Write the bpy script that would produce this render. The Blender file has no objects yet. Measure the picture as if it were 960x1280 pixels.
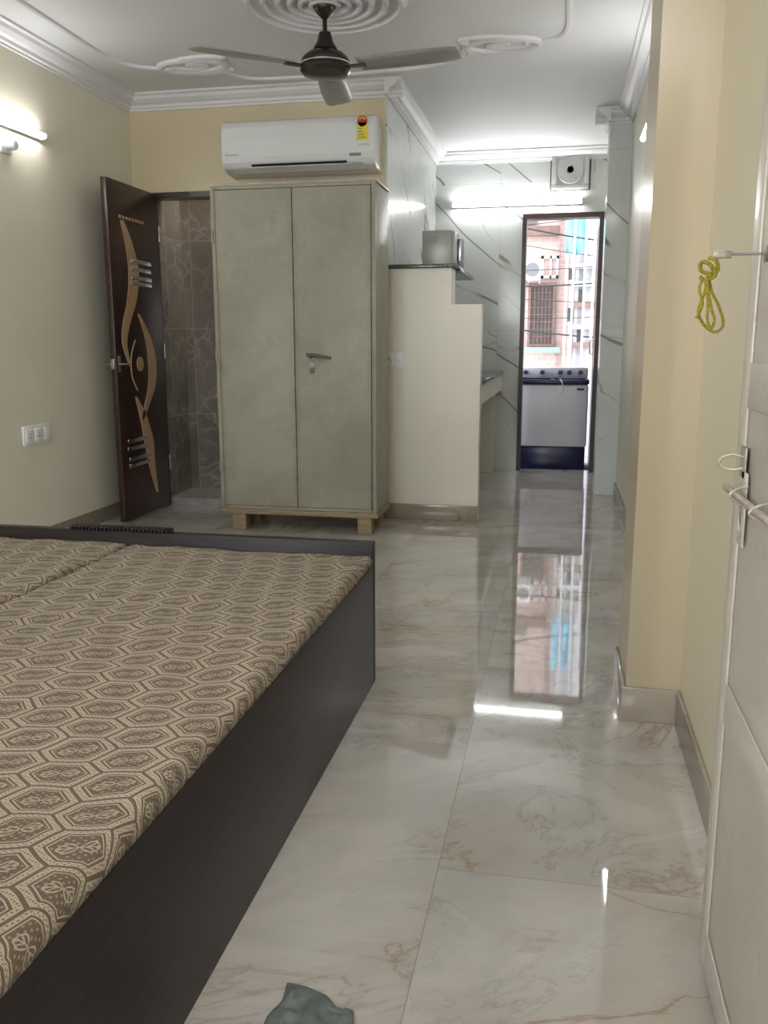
import bpy, bmesh, math, random
import numpy as np
from mathutils import Vector, Matrix
from mathutils import noise as mn
random.seed(4)
S=bpy.context.scene
COL=S.collection
# ------------------------------------------------------------ camera model
F=1088.5; YAW=.20007; PIT=.19164; ROLL=-.0016; H=1.1
_cy,_sy=math.cos(YAW),math.sin(YAW);_cp,_sp=math.cos(PIT),math.sin(PIT);_cr,_sr=math.cos(ROLL),math.sin(ROLL)
fw=Vector((-_sy*_cp,_cy*_cp,-_sp)); rt=Vector((_cy,_sy,0)); up=rt.cross(fw)
r2=rt*_cr+up*_sr; u2=-rt*_sr+up*_cr
def P(u,v,ax,val):
    d=r2*(u-480)+u2*(640-v)+fw*F
    c=Vector((0,0,H)); t=(val-c[ax])/d[ax]
    return c+d*t
cam=bpy.data.cameras.new('camera'); co=bpy.data.objects.new('camera',cam); COL.objects.link(co)
m=Matrix.Identity(4)
for i in range(3):
    m[i][0]=r2[i]; m[i][1]=u2[i]; m[i][2]=-fw[i]
m[2][3]=H
co.matrix_world=m
cam.sensor_fit='AUTO'; cam.sensor_width=36; cam.lens=F/1280*36; cam.clip_start=.02
S.camera=co
S.view_settings.view_transform='Standard'

# ------------------------------------------------------------ node helper
class E:
    def __init__(s,nt,sock): s.nt=nt; s.s=sock
    def op(s,o,b=None,c=None,clamp=False):
        n=s.nt.nodes.new('ShaderNodeMath'); n.operation=o; n.use_clamp=clamp
        for i,x in enumerate((s,b,c)):
            if x is None: continue
            if isinstance(x,E): s.nt.links.new(x.s,n.inputs[i])
            else: n.inputs[i].default_value=x
        return E(s.nt,n.outputs[0])
    def __add__(s,b): return s.op('ADD',b)
    def __sub__(s,b): return s.op('SUBTRACT',b)
    def __mul__(s,b): return s.op('MULTIPLY',b)
    def __truediv__(s,b): return s.op('DIVIDE',b)
    def abs(s): return s.op('ABSOLUTE')
    def floor(s): return s.op('FLOOR')
    def fract(s): return s.op('FRACT')
    def gt(s,b): return s.op('GREATER_THAN',b)
    def lt(s,b): return s.op('LESS_THAN',b)
    def max(s,b): return s.op('MAXIMUM',b)
    def min(s,b): return s.op('MINIMUM',b)
    def sin(s): return s.op('SINE')
    def inv(s): return s*-1+1
    def ramp(s,a,b):
        n=s.nt.nodes.new('ShaderNodeMapRange'); n.clamp=True
        s.nt.links.new(s.s,n.inputs['Value']); n.inputs['From Min'].default_value=a; n.inputs['From Max'].default_value=b
        return E(s.nt,n.outputs['Result'])
class MB:
    def __init__(s,name):
        s.m=bpy.data.materials.new(name); s.m.use_nodes=True; s.nt=s.m.node_tree
        s.b=s.nt.nodes['Principled BSDF']
    def node(s,t): return s.nt.nodes.new(t)
    def link(s,a,b): s.nt.links.new(a.s if isinstance(a,E) else a,b)
    def pos(s):
        g=s.node('ShaderNodeNewGeometry'); x=s.node('ShaderNodeSeparateXYZ'); s.link(g.outputs['Position'],x.inputs[0])
        return [E(s.nt,x.outputs[i]) for i in range(3)]
    def vec(s,x,y,z=0.0):
        c=s.node('ShaderNodeCombineXYZ')
        for i,v in enumerate((x,y,z)):
            if isinstance(v,E): s.link(v,c.inputs[i])
            else: c.inputs[i].default_value=v
        return c.outputs[0]
    def noise(s,vec,scale,detail=4,rough=.5,dist=0,out='Fac'):
        n=s.node('ShaderNodeTexNoise'); n.inputs['Scale'].default_value=scale; n.inputs['Detail'].default_value=detail
        n.inputs['Roughness'].default_value=rough; n.inputs['Distortion'].default_value=dist
        if vec is not None: s.link(vec,n.inputs['Vector'])
        return E(s.nt,n.outputs[out])
    def mix(s,f,a,b):
        n=s.node('ShaderNodeMix'); n.data_type='RGBA'
        if isinstance(f,E): s.link(f,n.inputs[0])
        else: n.inputs[0].default_value=f
        for i,x in ((6,a),(7,b)):
            if isinstance(x,(tuple,list)): n.inputs[i].default_value=(*x,1)
            else: s.link(x,n.inputs[i])
        return n.outputs[2]
    def color(s,c):
        if isinstance(c,(tuple,list)): s.b.inputs['Base Color'].default_value=(*c,1)
        else: s.link(c,s.b.inputs['Base Color'])
        return s
    def rough(s,r):
        if isinstance(r,E): s.link(r,s.b.inputs['Roughness'])
        else: s.b.inputs['Roughness'].default_value=r
        return s
    def bump(s,h,st=.1,dist=.01):
        n=s.node('ShaderNodeBump'); n.inputs['Strength'].default_value=st; n.inputs['Distance'].default_value=dist
        s.link(h,n.inputs['Height']); s.link(n.outputs[0],s.b.inputs['Normal']); return s
def paint(name,c,rough=.5,var=.06,scale=3,bump=.05,metal=0,coat=0):
    k=MB(name); x,y,z=k.pos(); v=k.vec(x,y,z)
    n=k.noise(v,scale,4)
    k.color(k.mix(n.ramp(.3,.7),tuple(a*(1-var) for a in c),tuple(min(1,a*(1+var)) for a in c))).rough(rough)
    if bump: k.bump(k.noise(v,120,3),bump,.003)
    k.b.inputs['Metallic'].default_value=metal; k.b.inputs['Coat Weight'].default_value=coat
    return k.m
def emit(name,c,st):
    k=MB(name); k.color(c); k.b.inputs['Emission Color'].default_value=(*c,1); k.b.inputs['Emission Strength'].default_value=st
    return k.m
m_wall=paint('cream_wall_paint',(.82,.785,.65),.4,.03,1.5)
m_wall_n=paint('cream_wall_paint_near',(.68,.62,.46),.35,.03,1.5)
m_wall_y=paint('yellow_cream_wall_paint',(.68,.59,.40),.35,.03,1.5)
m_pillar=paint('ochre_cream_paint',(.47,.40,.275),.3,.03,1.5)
m_part=paint('pale_cream_paint',(.76,.72,.60),.3,.03,2)
m_ceil=paint('ceiling_white',(.80,.81,.82),.6,.02,2)
m_corn=paint('plaster_white',(.80,.80,.82),.5,.02,4)
m_white=paint('white_plastic',(.80,.81,.82),.25,.01,4,0)
m_swhite=paint('switch_white_plastic',(.85,.85,.84),.5,.01,4,0)
m_offwhite=paint('offwhite_plastic',(.60,.61,.60),.45,.03,8,0)
m_dark=paint('dark_plastic',(.03,.03,.035),.4,.1,8,0)
m_chrome=paint('chrome',(.75,.75,.76),.18,.03,20,0,1)
m_steel=paint('dull_steel',(.38,.36,.33),.42,.15,30,.05,1)
m_dsteel=paint('dark_tarnished_steel',(.16,.145,.12),.5,.2,30,.05,.7)
m_black_metal=paint('bronze_black_metal',(.05,.038,.032),.25,.15,10,0,.5)
m_tan=paint('golden_tan_laminate',(.56,.37,.22),.35,.08,14,.03)
m_red=paint('red_ink',(.55,.03,.02),.5,.0,5,0)
m_yel=paint('yellow_label',(.80,.68,.05),.5,.02,5,0)
m_grey=paint('grey_ink',(.22,.22,.23),.5,0,5,0)
m_navy=paint('navy_plastic',(.012,.015,.07),.25,.05,8,0)
m_lilac=paint('lilac_white_plastic',(.78,.78,.86),.3,.03,5,0)
m_rope=paint('golden_olive_cord',(.27,.22,.015),.8,.35,260,.5)
m_led=emit('led_tube',(1,.99,.98),42)
m_led2=emit('led_tube_kitchen',(1,.995,.99),66)
m_led3=emit('led_fill_tube_long',(1,.99,.975),85)  # emission of the added fill tube beside the bed
m_led4=emit('led_fill_tube_bright',(1,.99,.975),165)  # emission of the added fill tube above the steel door

def wood_dark(name,a,b,rough=.35,spec=.5):
    k=MB(name); x,y,z=k.pos(); v=k.vec(x*.9,y*.9,z*14)
    n=k.noise(v,7,6,.6,.6); k.color(k.mix(n.ramp(.35,.7),a,b)).rough(rough).bump(n,.08,.002)
    k.b.inputs['Specular IOR Level'].default_value=spec; return k.m
m_bedwood=wood_dark('black_brown_laminate',(.010,.007,.007),(.022,.015,.015),.4,.28)
m_doorwood=wood_dark('dark_walnut_laminate',(.026,.012,.010),(.050,.023,.017),.3)
m_standwood=wood_dark('weathered_wood',(.22,.16,.09),(.38,.30,.19),.7)

def mat_floor():
    k=MB('glossy_marble_floor_tile'); x,y,z=k.pos()
    cx=(x+.222)/.6; ci=cx.floor(); odd=ci.op('FLOORED_MODULO',2.0)
    cyy=(y-1.67-odd*.58)/1.2; ri=cyy.floor()
    fx=cx.fract(); fy=cyy.fract()
    j=((fx.min(fx*-1+1))*.6).min((fy.min(fy*-1+1))*1.2).lt(.0015)
    wn=k.node('ShaderNodeTexWhiteNoise'); wn.noise_dimensions='2D'; k.link(k.vec(ci+11,ri+7),wn.inputs['Vector'])
    sp=k.node('ShaderNodeSeparateColor'); k.link(wn.outputs['Color'],sp.inputs[0])
    ra,rb,rc=[E(k.nt,sp.outputs[i]) for i in range(3)]
    u=x*.9+y*.35+ra*20; w=y*.9-x*.35+rb*20
    v=k.vec(u,w*1.5,rc*9)
    n1=k.noise(v,1.0,8,.62,1.3); n2=k.noise(v,2.2,8,.64,1.5); n3=k.noise(v,.8,3,.5,.4); n4=k.noise(v,1.1,6,.58,1.0)
    m1=n3.ramp(.40,.54); m2=n4.ramp(.40,.56)
    vein=((n1-.5).abs().ramp(.012,0.0))*m1
    halo=((n1-.5).abs().ramp(.11,0.0))*m1
    vein2=((n2-.5).abs().ramp(.012,0.0))*m2
    halo2=((n2-.5).abs().ramp(.08,0.0))*m2
    cloud=n2.ramp(.3,.75)
    c=k.mix(cloud,(.45,.425,.385),(.57,.55,.515))
    c=k.mix(n4.ramp(.44,.66)*.65,c,(.355,.345,.325))
    c=k.mix(halo2*.40,c,(.33,.315,.285))
    c=k.mix(halo*.42,c,(.40,.325,.245))
    c=k.mix(vein*.7,c,(.27,.17,.10))
    c=k.mix(vein2*.55,c,(.20,.18,.155))
    c=k.mix(j*.5,c,(.23,.21,.18))
    k.color(c).rough(.03); k.b.inputs['Specular IOR Level'].default_value=1.0
    k.bump(k.noise(k.vec(x,y,z),1.6,2),.010,.02)
    return k.m
m_floor=mat_floor()
def mat_tile(name,base1,base2,vein,tw,th,scale,width,jcol,rough=.1,vs=.9,u0=0.0,mlo=.42,mhi=.58):
    k=MB(name); x,y,z=k.pos()
    u=x+y+u0; fu=(u/tw).fract(); fv=(z/th).fract()
    j=((fu.min(fu*-1+1))*tw).min((fv.min(fv*-1+1))*th).lt(.002)
    wn=k.node('ShaderNodeTexWhiteNoise'); wn.noise_dimensions='2D'; k.link(k.vec((u/tw).floor(),(z/th).floor()),wn.inputs['Vector'])
    sp=k.node('ShaderNodeSeparateColor'); k.link(wn.outputs['Color'],sp.inputs[0])
    ra,rb,rc=[E(k.nt,sp.outputs[i]) for i in range(3)]
    p=k.vec(u+ra*7,z+rb*7,rc*7)
    d=k.noise(p,3,4,.6,0,'Color')
    vm=k.node('ShaderNodeVectorMath'); vm.operation='MULTIPLY_ADD'; k.link(d,vm.inputs[0]); vm.inputs[1].default_value=(.35,.35,.0); k.link(p,vm.inputs[2])
    vo=k.node('ShaderNodeTexVoronoi'); vo.feature='DISTANCE_TO_EDGE'; vo.inputs['Scale'].default_value=scale; k.link(vm.outputs[0],vo.inputs['Vector'])
    dd=E(k.nt,vo.outputs['Distance']); msk=k.noise(p,2.2,3)
    cr=dd.ramp(width,0)*msk.ramp(mlo,mhi)
    cr2=dd.ramp(width*6,0)*msk.ramp(mlo,mhi)*.22
    c=k.mix(k.noise(p,1.5,6,.6,.8).ramp(.35,.7),base1,base2)
    c=k.mix(cr2,c,vein); c=k.mix(cr*vs,c,vein); c=k.mix(j*.6,c,jcol)
    k.color(c).rough(rough); return k.m
def mat_ktile():
    k=MB('white_marble_wall_tile'); x,y,z=k.pos(); tw,th=.6,1.2
    u=x+y+.1; fu=(u/tw).fract(); fv=(z/th).fract()
    j=((fu.min(fu*-1+1))*tw).min((fv.min(fv*-1+1))*th).lt(.002)
    wn=k.node('ShaderNodeTexWhiteNoise'); wn.noise_dimensions='2D'; k.link(k.vec((u/tw).floor(),(z/th).floor()),wn.inputs['Vector'])
    sp=k.node('ShaderNodeSeparateColor'); k.link(wn.outputs['Color'],sp.inputs[0])
    ra,rb,rc=[E(k.nt,sp.outputs[i]) for i in range(3)]
    a=u*.80-z*.60+ra*9; b=z*.80+u*.60+rb*9
    p=k.vec(a*.7,b*1.6,rc*9); pq=k.vec(a*.35,b*1.5,rc*5+4)
    n1=k.noise(p,1.0,3,.45,.25); n2=k.noise(pq,1.0,3,.42,.25); ms=k.noise(k.vec(u+ra*3,z+rb*3,rc),1.6,2)
    d1=(n1-.5).abs(); d2=(n2-.5).abs()
    v1=d2.ramp(.0065,.002)*ms.ramp(.38,.48); h1=d2.ramp(.035,0)*.15
    v2=d1.ramp(.0045,.001)*ms.ramp(.46,.56)*.6
    c=k.mix(k.noise(p,.8,5,.5,.5).ramp(.35,.7),(.63,.66,.645),(.74,.77,.755))
    c=k.mix(h1,c,(.45,.45,.43)); c=k.mix((v1.max(v2))*.85,c,(.17,.145,.12)); c=k.mix(j*.5,c,(.42,.44,.42))
    k.color(c).rough(.14); return k.m
m_ktile=mat_ktile()
m_btile=mat_tile('brown_marble_bath_tile',(.155,.135,.115),(.27,.24,.205),(.50,.44,.36),.32,.6,6.5,.022,(.5,.47,.42),.15,.65,.16,.38,.56)
m_bfloor=paint('grey_stone_threshold',(.33,.32,.31),.3,.2,12)
m_skirt=mat_tile('marble_skirting',(.30,.255,.20),(.39,.345,.28),(.20,.14,.09),.6,1.2,2.5,.03,(.2,.18,.15),.15)
def mat_granite():
    k=MB('dark_granite'); x,y,z=k.pos(); n=k.noise(k.vec(x,y,z),90,3)
    k.color(k.mix(n.ramp(.4,.65),(.05,.06,.058),(.16,.18,.17))).rough(.12); return k.m
m_granite=mat_granite()
def mat_almirah():
    k=MB('worn_greybeige_enamel'); x,y,z=k.pos(); v=k.vec(x,y,z)
    n=k.noise(v,2.0,9,.70,.4); n2=k.noise(k.vec(x*1.8,y*1.6,z*.9),6,9,.76,.6); n3=k.noise(v,24,8,.8); n5=k.noise(v,7,8,.75)
    c=k.mix(n.ramp(.38,.62),(.285,.272,.215),(.355,.342,.278))
    c=k.mix(n2.ramp(.54,.68)*.28,c,(.42,.405,.335))
    c=k.mix(n5.ramp(.54,.68)*.28,c,(.21,.195,.15))
    c=k.mix(n3.ramp(.61,.69)*.6,c,(.13,.105,.07))
    ex_=(x+1.40)/.14; ez_=(z-1.0)/.16; gr=((ex_*ex_+ez_*ez_).op('SQRT')).ramp(1.0,.2)*n5.ramp(.38,.6)
    c=k.mix(gr*.55,c,(.13,.11,.08))
    # darker rubbed edges along the meeting line and the outer sides
    e1=((x+1.497).abs()).ramp(.035,.0); e2=((x+1.95).abs()).ramp(.03,0.0); e3=((x+1.05).abs()).ramp(.03,0.0)
    c=k.mix((e1.max(e2).max(e3))*n5.ramp(.35,.65)*.55,c,(.17,.15,.11))
    k.color(c).rough(n.ramp(.2,.8)*.2+.38).bump(n3,.05,.003); return k.m
m_alm=mat_almirah()
m_alm_l=paint('light_greybeige_enamel',(.39,.375,.305),.4,.2,12)
def mat_steel_white():
    k=MB('aged_white_enamel'); x,y,z=k.pos(); v=k.vec(x,y,z)
    n=k.noise(v,5,7,.7); n3=k.noise(v,34,6,.75); n4=k.noise(v,12,7,.75)
    c=k.mix(n.ramp(.35,.7),(.56,.505,.43),(.66,.615,.54)); c=k.mix(n4.ramp(.58,.68)*.35,c,(.42,.38,.33)); c=k.mix(n3.ramp(.60,.70)*.6,c,(.33,.25,.18))
    k.color(c).rough(.3).bump(n,.15,.004); return k.m
m_wdoor=mat_steel_white()
m_latch=paint('worn_painted_steel',(.46,.41,.34),.4,.3,60,.1,.3)
def mat_fabric():
    k=MB('brown_beige_printed_cotton'); x,y,z=k.pos()
    ns=k.noise(k.vec(x,y,z),2.6,2,out='Color')
    sp=k.node('ShaderNodeSeparateColor'); k.link(ns,sp.inputs[0]); na=E(k.nt,sp.outputs[0])-.5; nb=E(k.nt,sp.outputs[1])-.5
    C=.100
    xx=x-z; yy=y-z*.7
    X_=xx*.97+yy*.24+na*.05; Y_=yy*.97-xx*.24+nb*.05
    pv=X_/(C*1.10); pu=Y_/(C*.84)
    SX,SY=1.0,1.7320508
    def cell(ox,oy):
        a=((pu+ox)/SX).fract()*SX-SX/2; b=((pv+oy)/SY).fract()*SY-SY/2; return a,b
    ax,ay=cell(0,0); bx,by=cell(SX/2,SY/2)
    sel=(ax*ax+ay*ay).lt(bx*bx+by*by)
    gx=ax*sel+bx*(sel*-1+1); gy=ay*sel+by*(sel*-1+1)
    d=gx.abs().max(gx.abs()*.5+gy.abs()*.8660254)
    # outlines: broad pale frame edged by dark lines (pale=1)
    frame=d.gt(.375)*d.lt(.470)
    speck=((gx*75).sin()*(gy*75).sin()).gt(.45)*d.gt(.395)*d.lt(.45)
    frame=frame*(speck.inv())
    thin=d.gt(.315)*d.lt(.338)
    # leaf pair: veined leaves leaning away from the middle
    lx=gx-gy*.25; t=(gy.abs()-.135)/.135
    w=(t*t)*-.13+.13
    leaf=lx.abs().lt(w)*d.lt(.30)
    rim=lx.abs().gt(w-.028)*leaf
    vein=((lx.abs()*1.1-gy.abs()*.9)*62).sin().gt(.25)*leaf
    mid=lx.abs().lt(.010)*leaf
    lf=rim.max(vein*.75).max(mid)
    dots=((gx*46).sin()*(gy*46).sin()).gt(.50)*d.lt(.30)*(leaf.inv())
    f=frame.max(thin).max(lf).max(dots*.5)
    fib=k.noise(k.vec(x*1,y*1,z),700,2)
    c=k.mix(f,(.085,.058,.038),(.33,.28,.205))
    c=k.mix(fib.ramp(.35,.75)*.22,c,(.17,.135,.098))
    k.color(c).rough(.95); k.b.inputs['Sheen Weight'].default_value=.03
    k.bump(k.noise(k.vec(x,y*1.5,z),7,5,.6,.5),.5,.03); return k.m
m_fabric=mat_fabric()
def mat_brick():
    k=MB('pink_brick'); x,y,z=k.pos(); b=k.node('ShaderNodeTexBrick'); k.link(k.vec(x,z),b.inputs['Vector'])
    b.inputs['Scale'].default_value=4; b.inputs['Color1'].default_value=(.60,.42,.37,1); b.inputs['Color2'].default_value=(.68,.50,.44,1); b.inputs['Mortar'].default_value=(.66,.58,.55,1)
    k.color(b.outputs['Color']).rough(.9); return k.m
m_brick=mat_brick()
m_facade=paint('pale_facade_plaster',(.72,.70,.73),.8,.2,3)
m_tarp=paint('cyan_tarp',(.26,.58,.74),.5,.2,5)
m_conc=paint('concrete',(.42,.41,.41),.8,.15,5)
m_green=paint('green_paint',(.34,.47,.40),.6,.1,5)
m_glass_d=paint('dark_window_glass',(.15,.135,.13),.25,.2,3,0)
m_rag=paint('grey_cotton_rag',(.11,.125,.12),.95,.3,40,.4)
m_rust=paint('rust_brown_paint',(.24,.15,.125),.6,.2,12)
m_panel=paint('micro_silver',(.42,.42,.39),.35,.05,12,0,.2)

# ------------------------------------------------------------ mesh helpers
def mk(name,verts,faces,mat,smooth=False,link=True):
    vs=[Vector(v) for v in verts]
    lo=Vector([min(v[i] for v in vs) for i in range(3)]); hi=Vector([max(v[i] for v in vs) for i in range(3)])
    c=(lo+hi)/2; me=bpy.data.meshes.new(name); me.from_pydata([v-c for v in vs],[],faces)
    bm=bmesh.new(); bm.from_mesh(me); bmesh.ops.recalc_face_normals(bm,faces=bm.faces); bm.to_mesh(me); bm.free()
    if smooth:
        me.shade_smooth(); me.set_sharp_from_angle(angle=math.radians(38))
    me.materials.append(mat); o=bpy.data.objects.new(name,me); o.location=c; COL.objects.link(o); return o
def bev(o,w,seg=2):
    if w>0:
        bm=bmesh.new(); bm.from_mesh(o.data)
        bmesh.ops.bevel(bm,geom=[e for e in bm.edges if e.is_manifold and e.calc_face_angle(0)>.5],offset=w,segments=seg,profile=.5,affect='EDGES',clamp_overlap=True)
        bm.to_mesh(o.data); bm.free(); o.data.shade_smooth(); o.data.set_sharp_from_angle(angle=math.radians(38))
    return o
def bx(x0,x1,y0,y1,z0,z1):
    v=[(x0,y0,z0),(x1,y0,z0),(x1,y1,z0),(x0,y1,z0),(x0,y0,z1),(x1,y0,z1),(x1,y1,z1),(x0,y1,z1)]
    f=[(0,3,2,1),(4,5,6,7),(0,1,5,4),(1,2,6,5),(2,3,7,6),(3,0,4,7)]; return v,f
def merge(parts):
    V=[];Fc=[]
    for v,f in parts:
        n=len(V); V+=list(v); Fc+=[tuple(i+n for i in q) for q in f]
    return V,Fc
def box(name,b,mat,bevel=0,seg=2):
    return bev(mk(name,*bx(*b),mat),bevel,seg)
def boxes(name,bs,mat,bevel=0):
    return bev(mk(name,*merge([bx(*b) for b in bs]),mat),bevel)
def prismd(pts,axis,c0,c1):
    n=len(pts); V=[]
    for c in (c0,c1):
        for p in pts:
            q=list(p); q.insert(axis,c); V.append(tuple(q))
    Fc=[tuple(range(n)),tuple(range(2*n-1,n-1,-1))]+[(i,(i+1)%n,n+(i+1)%n,n+i) for i in range(n)]
    return V,Fc
def prism(name,pts,axis,c0,c1,mat,bevel=0):
    return bev(mk(name,*prismd(pts,axis,c0,c1),mat),bevel)
def lathed(prof,c,axis=2,n=40):
    V=[];Fc=[]; m_=len(prof)
    for i in range(n):
        a=2*math.pi*i/n
        for r,h in prof:
            q=[r*math.cos(a),r*math.sin(a)]; q.insert(axis,h); V.append((q[0]+c[0],q[1]+c[1],q[2]+c[2]))
    for i in range(n):
        for j in range(m_-1):
            a=i*m_+j; b=((i+1)%n)*m_+j; Fc.append((a,b,b+1,a+1))
    for j in (0,m_-1):
        if prof[j][0]>1e-5: Fc.append(tuple(i*m_+j for i in range(n)))
    return V,Fc
def lathe(name,prof,c,mat,axis=2,n=40): 
    o=mk(name,*lathed(prof,c,axis,n),mat,True); bm=bmesh.new(); bm.from_mesh(o.data); bmesh.ops.remove_doubles(bm,verts=bm.verts,dist=1e-6); bmesh.ops.recalc_face_normals(bm,faces=bm.faces); bm.to_mesh(o.data); bm.free(); return o
def cat(pts,n=8,closed=False):
    pts=[Vector(p) for p in pts]; out=[]; L=len(pts)
    rng=range(L if closed else L-1)
    for i in rng:
        if closed: p0,p1,p2,p3=pts[i-1],pts[i],pts[(i+1)%L],pts[(i+2)%L]
        else: p0,p1,p2,p3=pts[max(i-1,0)],pts[i],pts[i+1],pts[min(i+2,L-1)]
        for k in range(n):
            t=k/n; out.append(.5*((2*p1)+(p2-p0)*t+(2*p0-5*p1+4*p2-p3)*t*t+(3*p1-p0-3*p2+p3)*t**3))
    if not closed: out.append(pts[-1])
    return out
def tubed(pts,r,n=10,closed=False,flat=1.0):
    pts=[Vector(p) for p in pts]; L=len(pts); V=[];Fc=[]; ref=None
    for i,p in enumerate(pts):
        a=pts[i-1] if (i>0 or closed) else p; b=pts[(i+1)%L] if (i<L-1 or closed) else p
        t=(b-a).normalized()
        if ref is None: ref=Vector((0,0,1)) if abs(t.z)<.9 else Vector((1,0,0))
        nrm=(ref-t*ref.dot(t)); nrm.normalize(); ref=nrm; bi=t.cross(nrm)
        rr=r[i] if isinstance(r,(list,tuple)) else r
        for j in range(n):
            q=2*math.pi*j/n; V.append(tuple(p+bi*math.cos(q)*rr+nrm*math.sin(q)*rr*flat))
    for i in range(L if closed else L-1):
        for j in range(n):
            a=i*n+j; b=i*n+(j+1)%n; c=((i+1)%L)*n+(j+1)%n; d=((i+1)%L)*n+j; Fc.append((a,b,c,d))
    if not closed: Fc+= [tuple(range(n)),tuple((L-1)*n+j for j in range(n))]
    return V,Fc
def tube(name,pts,r,mat,n=10,closed=False,flat=1.0): return mk(name,*tubed(pts,r,n,closed,flat),mat,True)
def structure(o,label=None):
    o['kind']='structure'
    return o
def thing(name,label,category,parts,base=None,group=None):
    if len(parts)==1 and base is None:
        o=parts[0]; o.name=name
    else:
        lo=[1e9]*3;hi=[-1e9]*3
        for p in parts:
            for v in p.data.vertices:
                w=v.co+p.location
                for i in range(3): lo[i]=min(lo[i],w[i]); hi[i]=max(hi[i],w[i])
        b=Vector(((lo[0]+hi[0])/2,(lo[1]+hi[1])/2,lo[2])) if base is None else Vector(base)
        o=bpy.data.objects.new(name,None); o.empty_display_size=.1; o.location=b; COL.objects.link(o)
        for p in parts:
            if p.parent is None: p.parent=o; p.location=p.location-b
    o['label']=label; o['category']=category
    if group: o['group']=group
    return o
def sub(parent,kids):
    for k_ in kids: k_.parent=parent; k_.location=k_.location-parent.location
    return parent
def text(name,s,loc,size,mat,rot=(math.pi/2,0,0)):
    c=bpy.data.curves.new(name,'FONT'); c.body=s; c.size=size; c.extrude=.0004; c.align_x='CENTER'; c.align_y='CENTER'
    o=bpy.data.objects.new(name,c); COL.objects.link(o); dg=bpy.context.evaluated_depsgraph_get()
    me=bpy.data.meshes.new_from_object(o.evaluated_get(dg)); bpy.data.objects.remove(o)
    R_=Matrix.Rotation(rot[2],4,'Z')@Matrix.Rotation(rot[0],4,'X'); me.transform(R_)
    me.materials.clear(); me.materials.append(mat); q=bpy.data.objects.new(name,me); q.location=loc; COL.objects.link(q); return q

# ------------------------------------------------------------ room shell
CE=2.65; LX=-2.80; BY=5.55; KX=-1.10; KY=7.66; RX=.41
structure(box('floor',(-3.0,.6,-1.8,7.78,-.12,0),m_floor))
structure(box('ceiling',(-3.0,.6,-1.8,7.78,CE,CE+.12),m_ceil))
structure(box('wall_left',(LX-.15,LX,-1.8,6.2,0,CE),m_wall))
DX0,DX1,DZ=-2.66,-1.93,2.06
structure(boxes('wall_bedroom_end',[(LX,DX0,BY,BY+.12,0,CE),(DX0,DX1,BY,BY+.12,DZ,CE),(DX1,KX-.015,BY,BY+.12,0,CE)],m_wall_y))
structure(box('wall_kitchen_left',(KX-.13,KX,BY+.121,KY,0,CE),m_ktile))
structure(box('wall_kitchen_corner',(KX-.014,KX,BY,BY+.12,0,CE),m_ktile))
KD0,KD1,KDZ=-.37,.29,2.15
structure(boxes('wall_kitchen_end',[(KX-.13,KD0,KY,KY+.12,0,CE),(KD0,KD1,KY,KY+.12,KDZ,CE),(KD1,.6,KY,KY+.12,0,CE)],m_ktile))
structure(box('wall_right',(RX,.6,2.86,KY,0,CE),m_wall))
structure(box('wall_tiled_column',(.257,RX,6.5,6.78,0,CE),m_ktile))
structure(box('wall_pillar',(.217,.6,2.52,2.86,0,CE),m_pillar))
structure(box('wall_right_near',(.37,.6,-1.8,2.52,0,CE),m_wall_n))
structure(boxes('wall_behind',[(-3.0,-2.2,-1.92,-1.8,0,CE),(-.3,.6,-1.92,-1.8,0,CE),(-2.2,-.3,-1.92,-1.8,0,.9),(-2.2,-.3,-1.92,-1.8,2.2,CE)],m_wall))
structure(boxes('added_window_1',[(-2.2,-2.15,-1.9,-1.82,.9,2.2),(-.35,-.3,-1.9,-1.82,.9,2.2),(-1.28,-1.22,-1.9,-1.82,.95,2.15),(-2.15,-.35,-1.9,-1.82,.9,.95),(-2.15,-.35,-1.9,-1.82,2.15,2.2)],m_corn))  # unseen window, added behind the camera to bring in fill light
BE=5.95
structure(box('wall_bathroom_end',(-2.95,-1.25,BE,BE+.1,0,CE),m_btile))
structure(box('wall_bathroom_left',(LX,DX0,BY+.121,BE,0,CE),m_btile))
structure(box('wall_bathroom_reveal',(DX0,DX0+.006,BY+.025,BE,0,DZ),m_btile))
structure(box('wall_bathroom_right',(-1.4,-1.25,BY+.12,BE,0,CE),m_btile))
structure(box('floor_bathroom',(DX0+.006,-1.4,BY+.0,BE,0.0,.05),m_bfloor))
structure(boxes('trim_1',[(DX0,DX0+.018,BY-.02,BY+.024,0,DZ),(DX1-.03,DX1,BY-.02,BY+.024,0.05,DZ),(DX0+.018,DX1-.03,BY-.02,BY+.1,DZ-.035,DZ)],m_doorwood))
structure(boxes('trim_2',[(KD0,KD0+.035,KY-.02,KY+.12,0,KDZ),(KD1-.035,KD1,KY-.02,KY+.12,0,KDZ),(KD0+.035,KD1-.035,KY-.02,KY+.12,KDZ-.04,KDZ)],m_doorwood))
prof=[(0,0),(.10,0),(.10,-.012),(.082,-.018),(.074,-.034),(.05,-.052),(.03,-.058),(.026,-.074),(.014,-.078),(.012,-.09),(0,-.09)]
tn=[3]
def cornice(wall,sign,axis,c0,c1):
    e=.0005
    pts=[((wall+sign*(d+e)),CE-e+h) for d,h in prof]
    if axis=='y': o=prism('trim_%d'%tn[0],pts,1,c0,c1,m_corn)
    else: o=prism('trim_%d'%tn[0],pts,0,c0,c1,m_corn)
    tn[0]+=1; structure(o)
cornice(LX,1,'y',-1.8,BY)
cornice(BY,-1,'x',LX,KX+.10)
cornice(KX,1,'y',BY-.10,KY)
cornice(KY,-1,'x',KX,RX)
cornice(RX,-1,'y',2.86,6.5)
cornice(6.5,-1,'x',.157,RX)
cornice(.257,-1,'y',6.4,6.78)
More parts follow.
